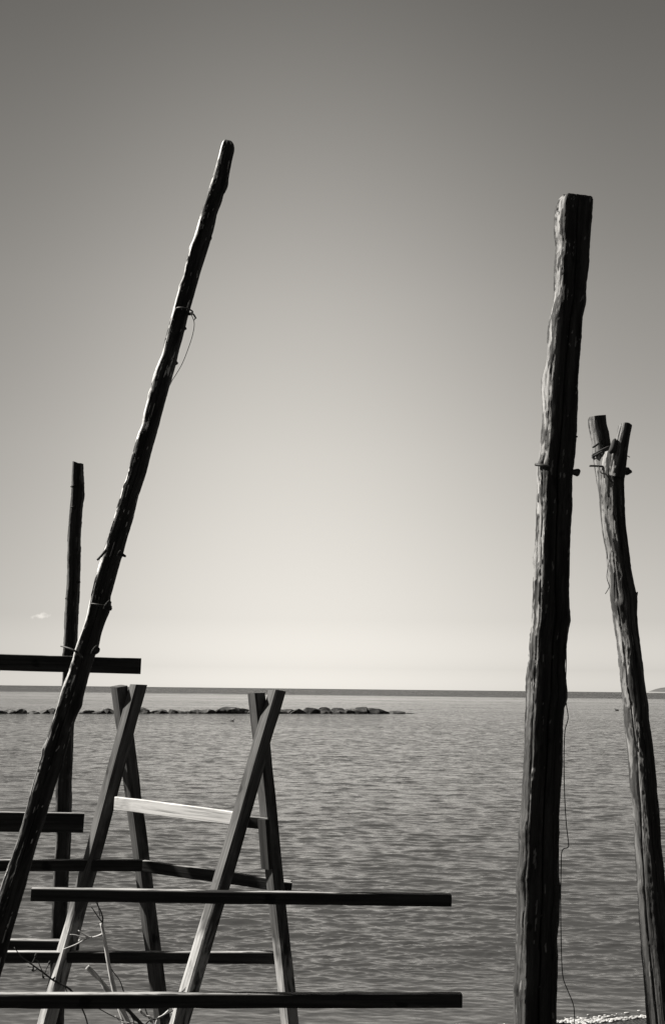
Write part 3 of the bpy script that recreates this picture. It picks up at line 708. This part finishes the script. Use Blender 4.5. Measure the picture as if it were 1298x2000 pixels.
# ------------------------------------------------------------------ the pair of trestles and their rails
e = tag(empty('drying_rack', base_of(330, 2200, 7.0)), 'wooden rack of two crossed trestles joined by rails and one white board', 'rack')
NR = Vector((0.70, -0.714, 0))       # dark face of the legs; the lit face looks the other way
def leg(x0, y0, d0, x1, y1, d1, wd, wl, seed, name='leg', mat=M_BEAM, **kw):
    """top (x0,y0,d0) to a lower point, carried on into the ground; wd = width of the dark face, wl = of the lit face"""
    A = P(x0, y0, d0); B = P(x1, y1, d1); d = (B - A).normalized(); q = B.copy()
    while q.z > ground_z(q.x, q.y) - 0.15: q = q + d * 0.05
    return beam(name, q, A, wl, wd, NR, mat, e, seed=seed, **kw)
# left trestle
leg(271, 1337, 7.64, 91, 2000, 7.3, 0.09, 0.088, 11, newer=0.48, cut1=0.25)  # newer: lower part paler
leg(233, 1340, 7.64, 318, 2000, 8.2, 0.09, 0.088, 12, newer=0.2, cut1=-0.1)  # newer: lower part paler
# right trestle
leg(541, 1349, 6.98, 351, 2000, 6.45, 0.085, 0.085, 13, newer=0.52, cut1=0.25)  # newer: lower part paler
leg(500, 1354, 6.98, 566, 2000, 7.05, 0.085, 0.085, 14, newer=0.45, cut1=-0.1)  # newer: lower part paler
beam('white_board', P(226, 1569, 7.42), P(478, 1602, 6.95), 0.03, 0.084, (-0.7, -0.714, 0), M_BOARD, e, seed=5, bow=-0.004)
e.children[-1]['label'] = 'bleached white board between the trestles'
prail('shaded_board_end', 470, 1604, 6.97, 522, 1609, 6.93, 21, 0.04, M_RAIL, e, 17)  # right end of the white board, coloured dark as if in shade
prail('rail', -330, 1691, 7.20, 278, 1690, 7.48, 21, 0.05, M_RAIL, e, 6)
prail('rail', 280, 1691, 7.60, 567, 1732, 7.32, 21, 0.05, M_RAIL, e, 7)
prail('rail', 62, 1746, 6.40, 879, 1758, 6.74, 22.5, 0.06, M_RAIL, e, 8)
prail('rail', -330, 1868, 7.50, 537, 1870, 7.22, 20, 0.05, M_RAIL, e, 9)
prail('rail', -330, 1954, 6.20, 900, 1953, 6.62, 25, 0.06, M_RAIL, e, 10)
leg_b = beam('dark_block', P(514, 1600, 6.87), P(521, 1697, 6.88), 0.03, 0.075, (-0.7, -0.714, 0), M_RAIL, e, seed=15)  # short dark block on the leg's left face
prail('dark_block', 546, 1731, 7.10, 567, 1733, 7.12, 20, 0.06, M_RAIL, e, 16)

# ------------------------------------------------------------------ dry branches at the bottom left
e = tag(empty('bare_shrub', base_of(270, 2100, 6.3)), 'bare forked shrub with a pale peeled stem rising among the lower rails', 'shrub')
D_ = 6.55
ptube('stem', [(262, 2080), (240, 1985), (226, 1944), (219, 1915), (212, 1880), (207, 1850), (203, 1825), (198, 1803)], D_, [5.5, 5, 4.6, 4.2, 3.6, 3.2, 3.0, 3.0], M_STEM, e, seg=10, jitter=0.25)
ptube('twig', [(199, 1806), (201, 1795), (198, 1782), (192, 1770), (184, 1755)], D_, [2, 1.6, 1.3, 1.1, 0.8], M_TWIG, e)
ptube('twig', [(200, 1802), (190, 1788), (182, 1776), (178, 1771)], D_, [1.2, 1.0, 0.9, 0.6], M_TWIG, e)
ptube('twig', [(196, 1790), (193, 1775), (191, 1762), (190, 1755)], D_, [0.9, 0.8, 0.7, 0.6], M_TWIG, e)
ptube('twig', [(202, 1824), (190, 1829), (178, 1831), (165, 1825), (153, 1817)], D_, [2.4, 2.0, 1.6, 1.2, 0.8], M_STEM, e)
ptube('twig', [(178, 1831), (160, 1830), (148, 1826), (137, 1825)], D_, [1.2, 1.0, 0.8, 0.5], M_STEM, e)
ptube('twig', [(180, 1830), (165, 1836), (148, 1845), (124, 1854)], D_, [1.6, 1.4, 1.2, 0.8], M_STEM, e)
ptube('twig', [(210, 1880), (222, 1899), (234, 1915), (242, 1938), (246, 1960)], D_, [1.0, 0.9, 0.9, 1.2, 1.5], M_TWIG, e)
for px, r, mt in (([(330, 1974), (318, 1984), (308, 1990), (302, 2010)], 2.4, M_STEM), ([(285, 2010), (262, 1985), (250, 1972), (245, 1968)], 3.6, M_TWIG), ([(262, 2010), (258, 1985), (244, 1971)], 2.0, M_STEM),
                  ([(270, 2020), (290, 1994), (306, 1990), (330, 1978), (345, 1970)], 1.8, M_TWIG), ([(232, 1968), (250, 1975), (270, 1990), (280, 2010)], 1.4, M_TWIG), ([(272, 1972), (284, 1984), (296, 1988), (300, 2015)], 2.2, M_STEM), ([(254, 1972), (262, 1992), (300, 2005), (320, 1998)], 1.3, M_TWIG),
                  ([(330, 2010), (336, 1985), (340, 1966)], 2.2, M_STEM), ([(300, 2020), (270, 2000), (238, 1996), (225, 1984)], 1.2, M_STEM), ([(310, 2020), (292, 1990), (282, 1966)], 1.5, M_TWIG)):
    ptube('twig', px, [D_ + random.uniform(-0.1, 0.15)] * len(px), [r * (1 - 0.5 * i / len(px)) for i in range(len(px))], mt, e, jitter=0.2)
o = ptube('cut_cane', [(260, 2020), (240, 1975), (218, 1944), (205, 1927), (198, 1916), (185, 1903), (170, 1888)], 6.5, [4.2, 4.4, 4.6, 4.6, 3.0, 4.4, 4.2], M_STEM, None, seg=10, fine=4)
tag(o, 'pale cut cane with a dark joint, leaning beside the shrub stem', 'cane')
e = tag(empty('thorny_branch', base_of(190, 2100, 5.9)), 'thin dark twiggy branch slanting across the left trestle foot', 'branch')
D_ = 6.5
ptube('stem', [(28, 1850), (42, 1868), (60, 1882), (84, 1899), (105, 1915), (128, 1926), (142, 1938), (158, 1965), (170, 1995), (176, 2040)], D_, [0.8, 1.0, 1.4, 1.6, 1.7, 1.8, 1.9, 1.5, 1.4, 1.4], M_TWIG, e)
for px in ([(62, 1883), (68, 1872), (71, 1862)], [(70, 1888), (60, 1889), (54, 1887)], [(84, 1899), (78, 1886), (74, 1876), (66, 1874)], [(88, 1902), (92, 1890), (97, 1882)], [(84, 1900), (84, 1908), (88, 1912)], [(74, 1892), (66, 1897), (64, 1896)],
           [(128, 1926), (132, 1938), (146, 1942)], [(150, 1950), (135, 1962), (120, 1970)], [(190, 1968), (215, 1982), (240, 1994), (262, 2012)]):
    ptube('twig', px, D_, 0.9, M_TWIG, e)
for px in ([(70, 1868), (71, 1862)], [(64, 1896), (66, 1890)], [(96, 1883), (98, 1877)], [(86, 1910), (83, 1905)], [(104, 1913), (108, 1908)]):
    ptube('bud', px, D_, [2.6, 1.2], M_TWIG, e)
